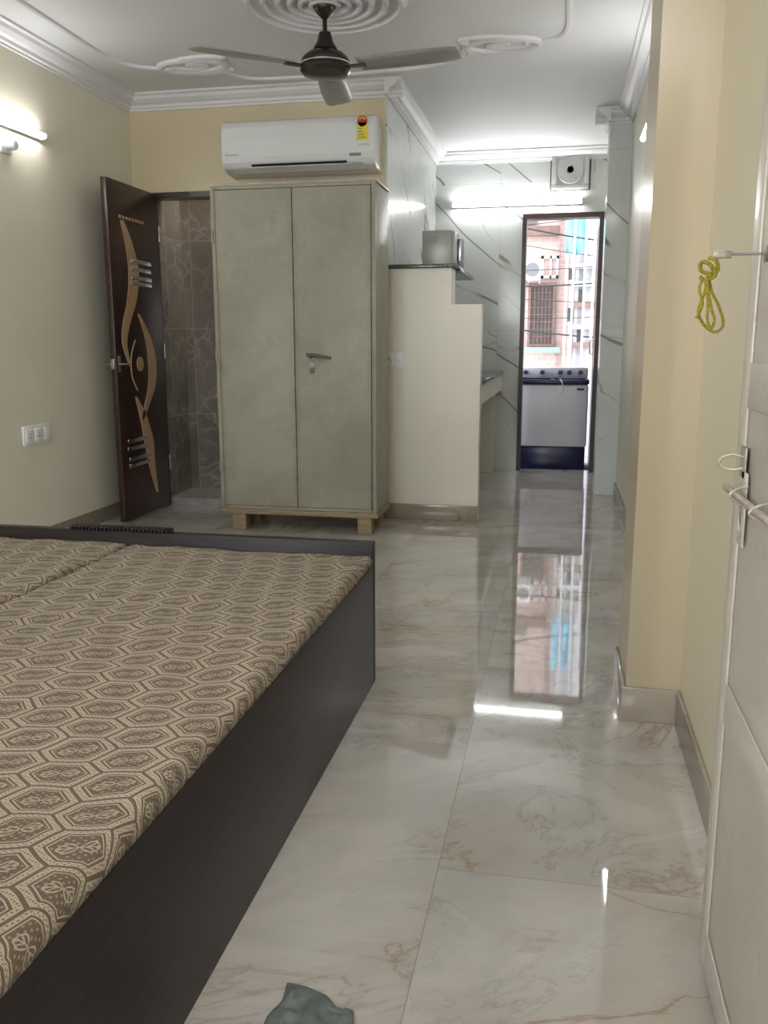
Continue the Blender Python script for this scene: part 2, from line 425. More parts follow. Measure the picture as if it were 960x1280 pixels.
cornice(.37,-1,'y',-1.8,2.52)
def bb(name,b): structure(box(name,b,m_skirt,.003))
bb('baseboard_left',(LX,LX+.012,-1.8,BY,0,.09))
bb('baseboard_right',(RX-.012,RX,2.86,6.5,0,.10))
bb('baseboard_pillar',(.205,.37,2.508,2.52,0,.105))
bb('baseboard_pillar_side',(.205,.217,2.52,2.87,0,.105))
bb('baseboard_right_near',(.358,.37,-1.8,2.505,0,.105))
def trim(o): 
    o.name='trim_%d'%tn[0]; tn[0]+=1; structure(o)
zc=CE-.001
def mould(pts,r=.017,closed=False): trim(tube('trim',cat([(a,b,zc) for a,b in pts],10,closed),r,m_corn,8,closed,.9))
mould([(-.03,1.2),(-.03,3.0),(-.03,4.5),(-.03,4.78),(-.07,4.93),(-.2,5.0)])
mould([(-.55,5.02),(-.66,5.20),(-.82,5.30),(-1.2,5.34),(-1.55,5.34),(-1.85,5.32),(-1.97,5.2),(-2.02,5.08)])
mould([(-2.25,5.03),(-2.40,4.98),(-2.50,4.85),(-2.52,4.6),(-2.5,3.5),(-2.5,1.2)])
for cx_,sg in ((-.37,1),(-2.12,-1)):
    ring=[(cx_+.19*math.cos(a),5.01+.105*math.sin(a)) for a in [i*math.pi/8 for i in range(16)]]
    mould(ring,.022,True)
    sp_=[(cx_+sg*(.13-.010*i)*math.cos(i*.55),5.01+(.065-.005*i)*math.sin(i*.55)) for i in range(12)]
    mould(sp_,.018)
    mould([(cx_+sg*.19,5.03),(cx_+sg*.1,5.12),(cx_-sg*.05,5.15),(cx_-sg*.2,5.10)],.020)
    mould([(cx_-sg*.17,4.96),(cx_-sg*.22,4.90),(cx_-sg*.12,4.87),(cx_+sg*.02,4.885)],.018)
FX,FY=-1.135,4.24
pr=[(.03,0)]
for rr in (.08,.13,.18,.235,.30,.37):
    pr+=[(rr-.034,-.004),(rr-.024,-.034),(rr-.008,-.034),(rr,-.004)]
pr.append((.385,0))
o=lathe('trim',[(r,z) for r,z in pr],(FX,FY,CE+.0),m_corn,2,64); trim(o)

# ------------------------------------------------------------ partition, counter (kitchen)
structure(boxes('wall_partition',[(KX,-.672,5.36,BY-.001,0,1.54),(-.672,-.49,5.36,5.47,0,1.328)],m_part))
bb('baseboard_partition',(-1.10,-.49,5.348,5.36,0,.10))
thing('kitchen_shelf','dark granite ledge resting on the stepped cream partition','shelf',[boxes('slab',[(-1.10,-.645,5.345,6.45,1.541,1.565)],m_granite,.003)])
thing('kitchen_counter','dark granite worktop with a cream fascia beneath','counter',
  [box('worktop',(-1.098,-.50,5.56,7.655,.835,.865),m_granite,.004),box('fascia',(-.55,-.515,5.56,7.655,.70,.834),m_part),
   box('support',(-1.09,-.56,7.50,7.60,0,.834),m_part)])
mw=[box('body',(-.905,-.715,5.70,6.22,1.58,1.80),m_panel,.006),box('door',(-.715,-.695,5.84,6.21,1.585,1.795),m_dark,.004),
    box('control_panel',(-.715,-.697,5.71,5.835,1.585,1.795),m_panel,.003),box('handle',(-.695,-.675,5.86,5.875,1.62,1.76),m_chrome,.003)]
for yy in (5.75,6.17):
    mw.append(lathe('foot',[(0,1.566),(.012,1.566),(.012,1.581),(0,1.581)],(-.86,yy,0),m_dark,2,14)); mw.append(lathe('foot',[(0,1.566),(.012,1.566),(.012,1.581),(0,1.581)],(-.74,yy,0),m_dark,2,14))
mw.append(boxes('vent',[(-.88+.012*i,-.876+.012*i,5.6985,5.701,1.72,1.765) for i in range(7)],m_grey))
thing('microwave','silver grey microwave standing on the granite ledge','microwave',mw)

# ------------------------------------------------------------ wardrobe
X0,X1=-1.972,-1.027; Y0,Y1=4.845,5.21
xm=-1.497
body=boxes('body',[(X0,X1,Y0+.012,Y1,.135,1.955)],m_alm,.004)
frame=boxes('frame',[(X0-.002,X0+.022,Y0-.008,Y0+.02,.135,1.96),(X1-.022,X1+.002,Y0-.008,Y0+.02,.135,1.96),(X0+.022,X1-.022,Y0-.008,Y0+.02,1.942,1.96),(X0+.022,X1-.022,Y0-.008,Y0+.02,.135,.15)],m_alm,.002)
top=box('top_rim',(X0-.006,X1+.006,Y0-.010,Y1+.004,1.96,1.974),m_alm_l,.003)
dl=box('door',(X0+.025,xm-.002,Y0-.012,Y0+.008,.153,1.939),m_alm,.003)
dr=box('door',(xm+.002,X1-.025,Y0-.012,Y0+.008,.153,1.939),m_alm,.003)
hd=lathe('handle',[(0,-.030),(.013,-.030),(.015,-.02),(.015,0),(0,0)],(-1.405,Y0-.012,1.03),m_dsteel,1,20)
h2=tube('lever',[(-1.42,Y0-.038,1.036),(-1.38,Y0-.043,1.034),(-1.33,Y0-.045,1.026),(-1.275,Y0-.043,1.018)],[.010,.010,.008,.007],m_dsteel,10)
sub(hd,[h2])
lk=lathe('lock',[(0,-.006),(.009,-.006),(.014,-.003),(.014,0),(0,0)],(-1.395,Y0-.012,.945),m_dsteel,1,20)
lk2=lathe('lock',[(0,-.004),(.012,-.004),(.018,0),(0,0)],(-1.395,Y0-.012,.978),m_alm_l,1,6)
sub(dr,[hd,lk,lk2])
hn=[lathe('hinge',[(0,z0),(.008,z0),(.008,z0+.07),(0,z0+.07)],(xx,Y0-.008,0),m_alm,2,12) for xx in (X0+.004,X1-.004) for z0 in (.35,1.0,1.65)]
stand=boxes('stand',[(X0-.01,X1+.01,Y0-.01,Y0+.035,.10,.134),(X0-.01,X1+.01,Y1-.04,Y1,.10,.134),(X0-.01,X0+.03,Y0+.035,Y1-.04,.10,.134),(X1-.03,X1+.01,Y0+.035,Y1-.04,.10,.134)],m_standwood,.004)
legs=[box('leg',(xa,xa+.085,ya,ya+.085,0,.0995),m_standwood,.006) for xa in (X0+.06,X1-.115) for ya in (Y0,Y1-.10)]
thing('wardrobe','worn grey-green steel wardrobe with two doors on a wooden stand','wardrobe',[body,frame,top,dl,dr,stand]+hn+legs)

# ------------------------------------------------------------ bathroom door leaf
DXF=-2.62
leaf=box('leaf',(DXF-.035,DXF,4.865,5.52,.012,2.045),m_doorwood,.002)
def band(ctr,wid,name):
    c=cat([(a,b,0) for a,b in ctr],6); n=len(c); L=[];R_=[]
    for i,p in enumerate(c):
        t=i/(n-1); k=t*(len(wid)-1); j=min(int(k),len(wid)-2); w=wid[j]+(wid[j+1]-wid[j])*(k-j)
        L.append((p.x-w/2,p.y)); R_.append((p.x+w/2,p.y))
    A=[P(u,v,0,DXF+.0015) for u,v in L]; B=[P(u,v,0,DXF+.0015) for u,v in R_]
    V=[];Fc=[]
    for a,b in zip(A,B):
        V+=[(DXF+.003,a.y,a.z),(DXF+.003,b.y,b.z),(DXF,a.y,a.z),(DXF,b.y,b.z)]
    for i in range(n-1):
        k=4*i; Fc+=[(k,k+1,k+5,k+4),(k+2,k+6,k+7,k+3),(k,k+4,k+6,k+2),(k+1,k+3,k+7,k+5)]
    return mk(name,V,Fc,m_tan)
inl=[band([(152,275),(161,305),(167,340),(165,375),(158,405),(156,430),(163,458)],[4,9,13,12,9,6,2],'inlay'),
     band([(173,392),(184,420),(190,450),(190,480),(184,505),(178,525)],[2,7,10,9,6,2],'inlay'),
     band([(170,496),(179,520),(186,550),(190,580),(197,615)],[2,9,12,8,2],'inlay')]
ey=P(175,455,0,DXF); inl.append(lathe('inlay',[(0,.0),(.045,.0),(.045,.004),(0,.004)],(DXF,ey.y,ey.z),m_tan,0,28))
inl.append(tube('inlay',cat([P(u,v,0,DXF+.001) for u,v in [(169,425),(164,445),(165,470),(172,488)]],6),.005,m_tan,6))
strips=[]
for (u0,v0,u1,v1) in [(163,326,188,330),(163,336,188,340),(164,347,189,350),(164,354,189,357),(160,552,185,549),(160,562,185,559),(162,575,188,570),(162,583,188,578)]:
    a=P(u0,v0,0,DXF);b=P(u1,v0,0,DXF)
    zc_=a.z
    strips.append(box('chrome_strip',(DXF,DXF+.004,a.y,b.y,zc_-.012,zc_+.012),m_chrome,.001))
a=P(148,270,0,DXF);b=P(180,270,0,DXF)
rowd=boxes('stud_row',[(DXF,DXF+.004,a.y+(b.y-a.y)*i/8,a.y+(b.y-a.y)*(i+.6)/8,a.z-.008,a.z+.008) for i in range(8)],m_tan)
hc=P(152,455,0,DXF)
hp=box('handle_plate',(DXF,DXF+.003,4.885,4.915,hc.z-.05,hc.z+.05),m_steel,.001)
hl=tube('handle',[(DXF+.003,4.90,hc.z),(DXF+.035,4.90,hc.z),(DXF+.04,4.905,hc.z),(DXF+.04,4.96,hc.z)],.006,m_steel,10)
latch=box('latch',(DXF-.03,DXF-.005,4.85,4.864,hc.z-.03,hc.z+.03),m_steel,.001)
rod2=tube('handle',[(DXF-.036,4.90,hc.z),(DXF-.07,4.90,hc.z),(DXF-.075,4.905,hc.z),(DXF-.075,4.98,hc.z)],.007,m_steel,10)
dh=[lathe('hinge',[(0,z0),(.009,z0),(.009,z0+.1),(0,z0+.1)],(DXF+.004,5.522,0),m_steel,2,12) for z0 in (.25,1.0,1.75)]
thing('wooden_door','dark walnut flush door with tan curved inlays, standing open','door',[leaf,hp,hl,rod2,latch,rowd]+inl+strips+dh)

# ------------------------------------------------------------ air conditioner
ax0,ax1=-2.09,-1.135
apro=[(5.549,2.425),(5.38,2.425),(5.35,2.415),(5.333,2.39),(5.325,2.31),(5.325,2.215),(5.332,2.183),(5.36,2.15),(5.42,2.130),(5.549,2.122)]
acb=prism('body',apro,0,ax0,ax1,m_white,.006)
fp=prism('front_panel',[(5.3315,2.38),(5.3235,2.31),(5.3235,2.21),(5.333,2.18),(5.331,2.31),(5.336,2.38)],0,ax0+.012,ax1-.012,m_white)
slot=prism('outlet',[(5.332,2.168),(5.362,2.145),(5.40,2.133),(5.395,2.127),(5.357,2.140),(5.327,2.164)],0,ax0+.19,ax1-.17,m_dark)
flap=prism('flap',[(5.302,2.138),(5.308,2.146),(5.352,2.130),(5.40,2.126),(5.40,2.118),(5.350,2.118)],0,ax0+.07,ax1-.06,m_white)
fedge=prism('flap_trim',[(5.300,2.136),(5.3015,2.142),(5.309,2.149),(5.311,2.147),(5.304,2.139)],0,ax0+.07,ax1-.06,m_chrome)
disp=box('display',(ax1-.15,ax1-.08,5.3215,5.3245,2.190,2.206),m_grey,.001)
stk=P(453,160,1,5.324)
sticker=[box('energy_label',(stk.x-.035,stk.x+.035,5.3205,5.3235,stk.z-.068,stk.z+.03),m_yel),
         lathe('energy_rating',[(0,-.001),(.03,-.001),(.03,0),(0,0)],(stk.x,5.3215,stk.z+.038),m_red,1,28),
         boxes('energy_rows',[(stk.x-.026,stk.x+.02-.008*i,5.3198,5.3206,stk.z-.055+.016*i,stk.z-.049+.016*i) for i in range(4)],m_grey)]
for i in range(3):
    a=math.pi*(.25+.25*i); sticker.append(lathe('star',[(0,-.001),(.0065,-.001),(.0065,0),(0,0)],(stk.x+.019*math.cos(a),5.3203,stk.z+.038+.019*math.sin(a)),m_yel,1,6))
lg=text('logo_text','Panasonic',(ax0+.07,5.3232,2.225),.022,m_grey)
lg2=text('marking_text','INVERTER',(ax1-.06,5.3232,2.25),.015,m_grey)
thing('air_conditioner','white wall-mounted split air conditioner above the wardrobe','air conditioner',[acb,fp,slot,flap,fedge,disp,lg,lg2]+sticker)

# ------------------------------------------------------------ ceiling fan
can=lathe('canopy',[(0,2.645),(.05,2.645),(.055,2.63),(.045,2.60),(.02,2.575),(.014,2.57),(0,2.57)],(FX,FY,0),m_black_metal)
rod=lathe('downrod',[(0,2.571),(.011,2.571),(.011,2.46),(0,2.46)],(FX,FY,0),m_black_metal,2,16)
cup=lathe('lower_canopy',[(.012,2.515),(.028,2.51),(.038,2.47),(.055,2.445),(.058,2.435),(0,2.435)],(FX,FY,0),m_black_metal)
mot=lathe('motor',[(0,2.434),(.05,2.434),(.085,2.42),(.108,2.40),(.115,2.385),(.115,2.372),(.112,2.368),(.118,2.36),(.118,2.345),(.105,2.33),(.06,2.322),(0,2.32)],(FX,FY,0),m_black_metal)
ringm=lathe('trim_ring',[(.1155,2.376),(.119,2.374),(.119,2.369),(.1155,2.367)],(FX,FY,0),m_chrome)
fan=[can,rod,cup,mot,ringm]
m_blade=paint('grey_brown_fan_blade',(.34,.32,.305),.35,.1,8,0)
for dgr in (218,352,98):
    a=math.radians(dgr); 
    arm=[bx(.10,.20,-.018,.018,2.352,2.358)]
    L=12; Vb=[]
    for i in range(L+1):
        t=i/L; r=.17+.47*t; w=.058+.014*math.sin(t*math.pi*.8)
        if i==L: w*=.75
        for s_,dz in ((-1,.010),(-.4,.002),(.4,-.003),(1,-.010)):
            Vb.append((r,s_*w,2.362+dz))
    Fb=[(i*4+j,(i+1)*4+j,(i+1)*4+j+1,i*4+j+1) for i in range(L) for j in range(3)]
    def rotm(vs): return [(FX+x*math.cos(a)-y*math.sin(a),FY+x*math.sin(a)+y*math.cos(a),z) for x,y,z in vs]
    b_=mk('blade',rotm(Vb),Fb,m_blade,True); sm=b_.modifiers.new('thickness','SOLIDIFY'); sm.thickness=.003
    v_,f_=merge(arm); ar=mk('blade_arm',rotm(v_),f_,m_black_metal); fan.append(b_); fan.append(ar)
thing('ceiling_fan','dark brown three-blade ceiling fan hanging under the plaster rosette','fan',fan)

# ------------------------------------------------------------ tube lights
def tubelight(name,lab,a,b,mat,normal):
    a=Vector(a);b=Vector(b);n=Vector(normal); d=(b-a).normalized()
    parts=[]
    lo=[min(a[i],b[i]) for i in range(3)];hi=[max(a[i],b[i]) for i in range(3)]
    ax_=0 if abs(d.x)>.5 else 1; oth=1-ax_
    bb_=[0]*6
    bb_[2*ax_]=lo[ax_]-.02; bb_[2*ax_+1]=hi[ax_]+.02
    base=a[oth]
    bb_[2*oth],bb_[2*oth+1]=sorted((base,base+n[oth]*.022)); bb_[4]=a.z-.02; bb_[5]=a.z+.02
    parts.append(box('housing',tuple(bb_),m_white,.004))
    parts.append(tube('diffuser',[a+n*.034,b+n*.034],.013,mat,14))
    for e_ in (a-d*.012,b+d*.012):
        parts.append(tube('end_cap',[e_+n*.034-d*.011,e_+n*.034+d*.011],.015,m_white,14))
    return thing(name,lab,'tube light',parts)
tubelight('tube_light','lit white LED tube mounted on the cream side wall',(LX,3.98,2.19),(LX,4.50,2.19),m_led,(1,0,0))
tubelight('tube_light','lit white LED tube above the kitchen doorway',(-.95,KY,2.235),(.10,KY,2.235),m_led2,(0,-1,0))
tubelight('tube_light','lit white LED tube on the narrow passage wall',(RX,4.55,2.17),(RX,5.12,2.17),m_led,(-1,0,0))
tubelight('tube_light','long LED fill tube added out of view on the side wall beside the bed',(LX,1.0,2.25),(LX,2.2,2.25),m_led3,(1,0,0))  # added out-of-view tube, fills the right wall, steel door and floor
tubelight('tube_light','long LED fill tube added out of view high on the wall by the steel door',(.37,.2,2.28),(.37,1.4,2.28),m_led4,(-1,0,0))  # added out-of-view tube, brightens the left wall
lb=P(8,182,0,LX+.01)
thing('wall_holder','small white lamp holder below the wall tube light','lamp holder',[box('base_plate',(LX,LX+.015,lb.y-.05,lb.y+.04,lb.z-.04,lb.z+.04),m_white,.004),lathe('socket',[(0,0),(.025,0),(.022,.05),(.012,.055),(0,.055)],(LX+.015,lb.y,lb.z),m_white,0,20)])

# ------------------------------------------------------------ exhaust fan
ec=P(713,213,1,KY); ex,ez=ec.x,ec.z; q=.150
ef=[boxes('frame',[(ex-q,ex+q,KY-.03,KY-.013,ez-q,ez-q+.04),(ex-q,ex+q,KY-.03,KY-.013,ez+q-.04,ez+q),(ex-q,ex-q+.04,KY-.03,KY-.013,ez-q+.04,ez+q-.04),(ex+q-.04,ex+q,KY-.03,KY-.013,ez-q+.04,ez+q-.04)],m_offwhite,.003),
    box('back_plate',(ex-q+.04,ex+q-.04,KY-.018,KY-.013,ez-q+.04,ez+q-.04),m_offwhite),
    box('dark_surround',(ex-q-.010,ex+q+.014,KY-.0125,KY,ez-q-.006,ez+q+.014),m_dark)]
ef.append(lathe('outer_ring',[(.098,-.036),(.106,-.036),(.109,-.0185),(.096,-.0185),(.098,-.036)],(ex,KY,ez),m_offwhite,1,36))
ef.append(lathe('dark_duct',[(0,-.022),(.096,-.022),(.096,-.019),(0,-.019)],(ex,KY,ez),m_grey,1,30))
ef.append(lathe('hub',[(0,-.036),(.028,-.036),(.030,-.0222),(0,-.0222)],(ex,KY,ez),m_offwhite,1,24))
for i in range(6):
    a=i*2*math.pi/6+.3
    V_=[]
    for r_,da in ((.028,-.25),(.088,-.24),(.089,.14),(.028,.35)):
        V_.append((ex+r_*math.cos(a+da),KY-.030+(.004 if da>0 else 0),ez+r_*math.sin(a+da)))
    o=mk('blade',V_,[(0,1,2,3)],m_offwhite); s_=o.modifiers.new('t','SOLIDIFY'); s_.thickness=.002; ef.append(o)
thing('exhaust_fan','white square exhaust fan mounted high on the tiled wall','exhaust fan',ef)
thing('cable','thin dark cable loop beside the exhaust fan','cable',[tube('cord',cat([(ex+.164,KY-.003,ez+.09),(ex+.185,KY-.003,ez+.08),(ex+.195,KY-.003,ez+.02),(ex+.19,KY-.003,ez-.03)],6),.0025,m_grey,6)])

# ------------------------------------------------------------ switch boards
def switchboard(c,w,h,ax,label,n=3):
    parts=[]
    if ax==0:
        x=c[0]; parts.append(box('plate',(x,x+.012,c[1]-w/2,c[1]+w/2,c[2]-h/2,c[2]+h/2),m_swhite,.003))
        for i in range(n):
            y=c[1]-w/2+w*(i+.5)/n
            parts.append(box('switch',(x+.0125,x+.019,y-w/n*.36,y+w/n*.36,c[2]-h*.32,c[2]+h*.32),m_swhite,.002))
            if i<2: parts.append(boxes('socket_holes',[(x+.0191,x+.0195,y-.009,y-.004,c[2]-.012,c[2]-.004),(x+.0191,x+.0195,y+.004,y+.009,c[2]-.012,c[2]-.004),(x+.0191,x+.0195,y-.003,y+.003,c[2]+.006,c[2]+.014)],m_dark))
    else:
        y=c[1]; parts.append(box('plate',(c[0]-w/2,c[0]+w/2,y-.012,y,c[2]-h/2,c[2]+h/2),m_swhite,.003))
        for i in range(n):
            x=c[0]-w/2+w*(i+.5)/n
            parts.append(box('switch',(x-w/n*.36,x+w/n*.36,y-.019,y-.0125,c[2]-h*.32,c[2]+h*.32),m_swhite,.002))
            if i==0: parts.append(boxes('socket_holes',[(x-.012,x-.006,y-.0195,y-.0191,c[2]-.014,c[2]-.004),(x+.006,x+.012,y-.0195,y-.0191,c[2]-.014,c[2]-.004),(x-.004,x+.004,y-.0195,y-.0191,c[2]+.005,c[2]+.015)],m_dark))
            else: parts.append(box('rocker_line',(x-.012,x+.012,y-.0195,y-.0191,c[2]-.001,c[2]+.001),m_grey))
    thing('switchboard',label,'switchboard',parts)
p=P(45,543,0,LX); w_=P(62,543,0,LX).y-P(28,543,0,LX).y
switchboard((LX,p.y,p.z),w_,.105,0,'white switchboard with sockets low on the cream wall',3)
p=P(493,450,1,5.36); switchboard((p.x,5.36,p.z),.118,.092,1,'small white switchboard on the cream partition',2)

# ------------------------------------------------------------ bed
BX0,BX1,BY0,BY1=-2.27,-.571,.58,2.676
bed=[box('side_panel',(BX1-.022,BX1,BY0,BY1-.036,0,.402),m_bedwood,.003),
     box('side_panel',(BX0,BX0+.022,BY0,BY1-.036,0,.402),m_bedwood,.003),
     box('foot_panel',(BX0,BX1,BY1-.035,BY1,0,.477),m_bedwood,.004),
     box('head_panel',(BX0,BX1,BY0-.04,BY0-.001,0,.6),m_bedwood,.004),
     box('platform',(BX0+.023,BX1-.023,BY0,BY1-.036,.355,.385),m_bedwood)]
a=P(92,660,1,BY1-.02).x; b=P(215,660,1,BY1-.02).x
n=26; bed.append(boxes('carved_strip',[(a+(b-a)*i/n,a+(b-a)*(i+.6)/n,BY1-.045,BY1+.004,.478,.490) for i in range(n)]+[(a,b,BY1-.035,BY1-.008,.4775,.484)],m_bedwood,.001))
thing('bed','black-brown laminate box bed with low side panels','bed',bed)
def mattress(x0,x1,y0,y1,z0,z1,seed,rx=.022):
    nx,ny=110,190; V=[];Fc=[]; R_=rx
    def hgt(x,y):
        r=.0055*mn.noise(Vector((x*3.5,y*2.2,seed)))
        r+=.0045*(1-abs(mn.noise(Vector((x*5+y*2.5,y*6-x*3,seed+4))))*2.4)
        r+=.0014*mn.noise(Vector((x*22,y*16,seed+9)))
        return r
    idx={}
    for i in range(nx+1):
        for j in range(ny+1):
            s=i/nx; t=j/ny
            s=.5-.5*math.cos(math.pi*s); s=.5*s+.5*(i/nx)
            x=x0+(x1-x0)*s; y=y0+(y1-y0)*t
            e=min(x-x0,x1-x,y1-y)
            k=max(0,1-max(e,0)/R_); z=z1-(z1-z0)*.60*(1-math.sqrt(max(0,1-k*k)))+hgt(x,y)*(1-k*.6)
            idx[i,j]=len(V); V.append((x,y,z))
    for i in range(nx):
        for j in range(ny): Fc.append((idx[i,j],idx[i+1,j],idx[i+1,j+1],idx[i,j+1]))
    bord=[(i,0) for i in range(nx+1)]+[(nx,j) for j in range(1,ny+1)]+[(i,ny) for i in range(nx-1,-1,-1)]+[(0,j) for j in range(ny-1,0,-1)]
    base=[]
    for q_ in bord:
        v=V[idx[q_]]; base.append(len(V)); V.append((v[0],v[1],z0))
    L=len(bord)
    for i in range(L): Fc.append((idx[bord[i]],base[i],base[(i+1)%L],idx[bord[(i+1)%L]]))
    Fc.append(tuple(base))
    o=mk('mattress',V,Fc,m_fabric); o.data.shade_smooth(); return o
g='cotton mattresses on the bed'
thing('mattress','mattress in brown and beige hexagon-print cotton cover','mattress',[mattress(-1.411,-.572,BY0+.0,BY1-.037,.403,.436,1)],group=g)
thing('mattress','mattress in brown and beige hexagon-print cotton cover','mattress',[mattress(-2.24,-1.413,BY0+.0,BY1-.037,.403,.441,2)],group=g)

# ------------------------------------------------------------ white steel door
wx=.28; WY=1.492
wd=[box('leaf',(wx+.006,wx+.04,.45,WY,.015,2.08),m_wdoor,.002)]
rails=boxes('frame',[(wx+.0015,wx+.006,WY-.055,WY-.001,.016,2.079),(wx+.0015,wx+.006,.45,.53,.015,2.08)]+[(wx+.0015,wx+.006,.53,WY-.055,z,z+.07) for z in (.015,.48,1.00,1.55,2.01)],m_wdoor,.002)
a=P(958,317,0,wx); hz=a.z; hy=a.y
hasp=tube('hasp_rod',[(wx+.001,hy,hz),(.232,hy,hz)],.0020,m_steel,10)
hpl=boxes('hasp_plate',[(.207,.233,hy-.004,hy+.004,hz-.0055,hz+.0055)],m_latch,.0015)
hb=box('hasp_base',(wx-.001,wx+.0015,hy-.02,hy+.012,hz-.012,hz+.012),m_steel,.001)
bz=.872; bxx=.264
bolt=tube('bolt',[(bxx,1.10,bz+.004),(bxx,1.462,bz)],.0055,m_latch,14)
br=[tube('bolt_bracket',cat([(wx+.002,yy,bz-.013),(wx-.012,yy,bz-.010),(wx-.0235,yy,bz),(wx-.012,yy,bz+.010),(wx+.002,yy,bz+.013)],5),.0022,m_latch,8) for yy in (1.24,1.385)]
ringp=cat([(wx+.001,1.425,.925),(wx-.014,1.43,.929),(wx-.028,1.435,.924),(wx-.033,1.437,.915),(wx-.026,1.435,.907),(wx-.012,1.43,.905),(wx+.001,1.425,.909)],6)
rg_=tube('ring_handle',ringp,.0024,m_latch,10)
pl=box('handle_plate',(wx-.001,wx+.0015,1.405,1.448,.893,.942),m_latch,.0012)
hp2=tube('hanging_link',cat([(wx-.003,1.405,.850),(wx-.004,1.41,.832),(wx-.003,1.402,.814),(wx-.002,1.407,.797)],6),.0028,m_latch,10)
pl2=box('lock_plate',(wx-.001,wx+.0015,1.385,1.425,.79,.905),m_wdoor,.0012)
thing('steel_door','aged white enamelled steel door with sliding bolt and hasp','door',wd+[rails,hasp,hpl,hb,bolt,rg_,pl,hp2,pl2]+br)
def rp(u,v,dy=0): return P(u,v,1,hy+dy)
rope=[tube('knot',cat([rp(u,v,dy) for u,v,dy in [(887,322,.007),(895,326,-.008),(897,338,-.006),(887,342,-.010),(876,338,-.006),(877,328,-.004),(887,330,-.012),(894,344,-.008),(881,350,-.004),(875,346,.0)]],6),.0030,m_rope,8),
 tube('loop',cat([rp(u,v,dy) for u,v,dy in [(885,345,-.003),(881,365,-.004),(873,388,0),(879,405,.002),(893,415,.0),(904,406,0),(899,384,-.002),(890,365,-.002),(886,348,-.002)]],6),.0021,m_rope,8),
 tube('loop',cat([rp(u,v,dy) for u,v,dy in [(883,345,-.008),(886,370,-.010),(890,388,-.010),(893,400,-.009),(889,410,-.008),(884,400,-.008),(885,375,-.009),(881,350,-.009)]],6),.0021,m_rope,8),
 tube('tail',cat([rp(u,v,dy) for u,v,dy in [(878,348,-.004),(874,362,-.004),(878,380,-.005),(870,398,-.003)]],6),.0020,m_rope,8)]
thing('rope','olive-yellow cord knotted and looped over the door hasp','rope',rope)

# ------------------------------------------------------------ rag on floor
nx,ny=50,44; V=[];Fc=[]
c0=P(386,1270,2,0)
for i in range(nx+1):
    for j in range(ny+1):
        s=i/nx-.5; t=j/ny-.5
        x=s*.125; y=t*.14
        k=1+.30*mn.noise(Vector((s*2.6,t*2.6,2)))
        fold=(.5+.5*math.sin(s*16+t*5+mn.noise(Vector((s*2,t*3,7)))*5))**3
        h=fold*.005+abs(mn.noise(Vector((s*4,t*6,1.3))))*.008+abs(mn.noise(Vector((s*14,t*12,3))))*.003
        edge=max(abs(s),abs(t))*2; h*=max(.0,1-edge**8)
        V.append((c0.x+x*k+y*.15,c0.y-.03+y*k-x*.25,.003+h))
for i in range(nx):
    for j in range(ny):
        a=i*(ny+1)+j; Fc.append((a,a+ny+1,a+ny+2,a+1))
rag=mk('rag',V,Fc,m_rag); rag.data.shade_smooth(); s_=rag.modifiers.new('t','SOLIDIFY'); s_.thickness=.002
thing('cleaning_rag','crumpled dark grey cotton rag lying on the tiles','rag',[rag])

# ------------------------------------------------------------ balcony + washing machine + outside
structure(box('floor_balcony',(-1.6,1.4,7.78,8.95,-.14,-.02),m_conc))
structure(box('wall_balcony',(-1.6,1.4,8.95,9.05,-.14,.86),m_facade))
wx0,wx1,wy0,wy1=-.46,.228,7.86,8.32
zb=-.02
wm=[box('base',(wx0+.01,wx1-.01,wy0+.01,wy1-.01,zb,.19),m_navy,.01),
    box('body',(wx0,wx1,wy0,wy1,.191,.74),m_lilac,.02),
    box('top_deck',(wx0-.005,wx1+.005,wy0-.008,wy1,.741,.785),m_navy,.012),
    box('console',(wx0,wx1,wy1-.13,wy1,.786,.88),m_lilac,.015),
    box('lid',(wx0+.03,wx0+.36,wy0+.02,wy1-.15,.786,.80),m_navy,.005),
    box('lid',(wx0+.39,wx1-.03,wy0+.02,wy1-.15,.786,.80),m_navy,.005)]
for xk in (-.33,-.18,-.02,.06,.16):
    wm.append(lathe('knob',[(0,-.035),(.016,-.035),(.022,-.005),(.022,0),(0,0)],(xk,wy1-.13,.835),m_dark,1,18))
wm.append(tube('cord',cat([(-.02,wy0-.004,.79),(.0,wy0-.02,.76),(.01,wy0-.014,.70),(-.005,wy0-.012,.66),(.02,wy0-.012,.69)],6),.006,m_white,8))
wm.append(boxes('badge',[(.13,.19,wy0-.001,wy0,.69,.71)],m_navy))
thing('washing_machine','lilac-white and navy twin-tub washing machine on the balcony','washing machine',wm)
thing('balcony_door','dark brown wooden door leaf standing open onto the balcony','door',
  [box('leaf',(.262,.295,7.80,8.42,-.015,2.09),m_doorwood,.003),tube('handle',[(.262,8.3,1.0),(.235,8.3,1.0),(.235,8.3,1.12),(.262,8.3,1.12)],.007,m_steel,8)],base=(.28,7.8,-.02))
FYY=10.8
def fr(u0,v0,u1,v1,y): 
    a=P(u0,v1,1,y); b=P(u1,v0,1,y); return a.x,b.x,a.z,b.z
fac=[box('brick_wall',(-4,.05,FYY,FYY+.3,-3,6),m_brick)]
x0,x1,z0,z1=fr(662,357,692,430,FYY)
fac.append(box('window_glass',(x0,x1,FYY-.02,FYY-.001,z0,z1),m_glass_d))
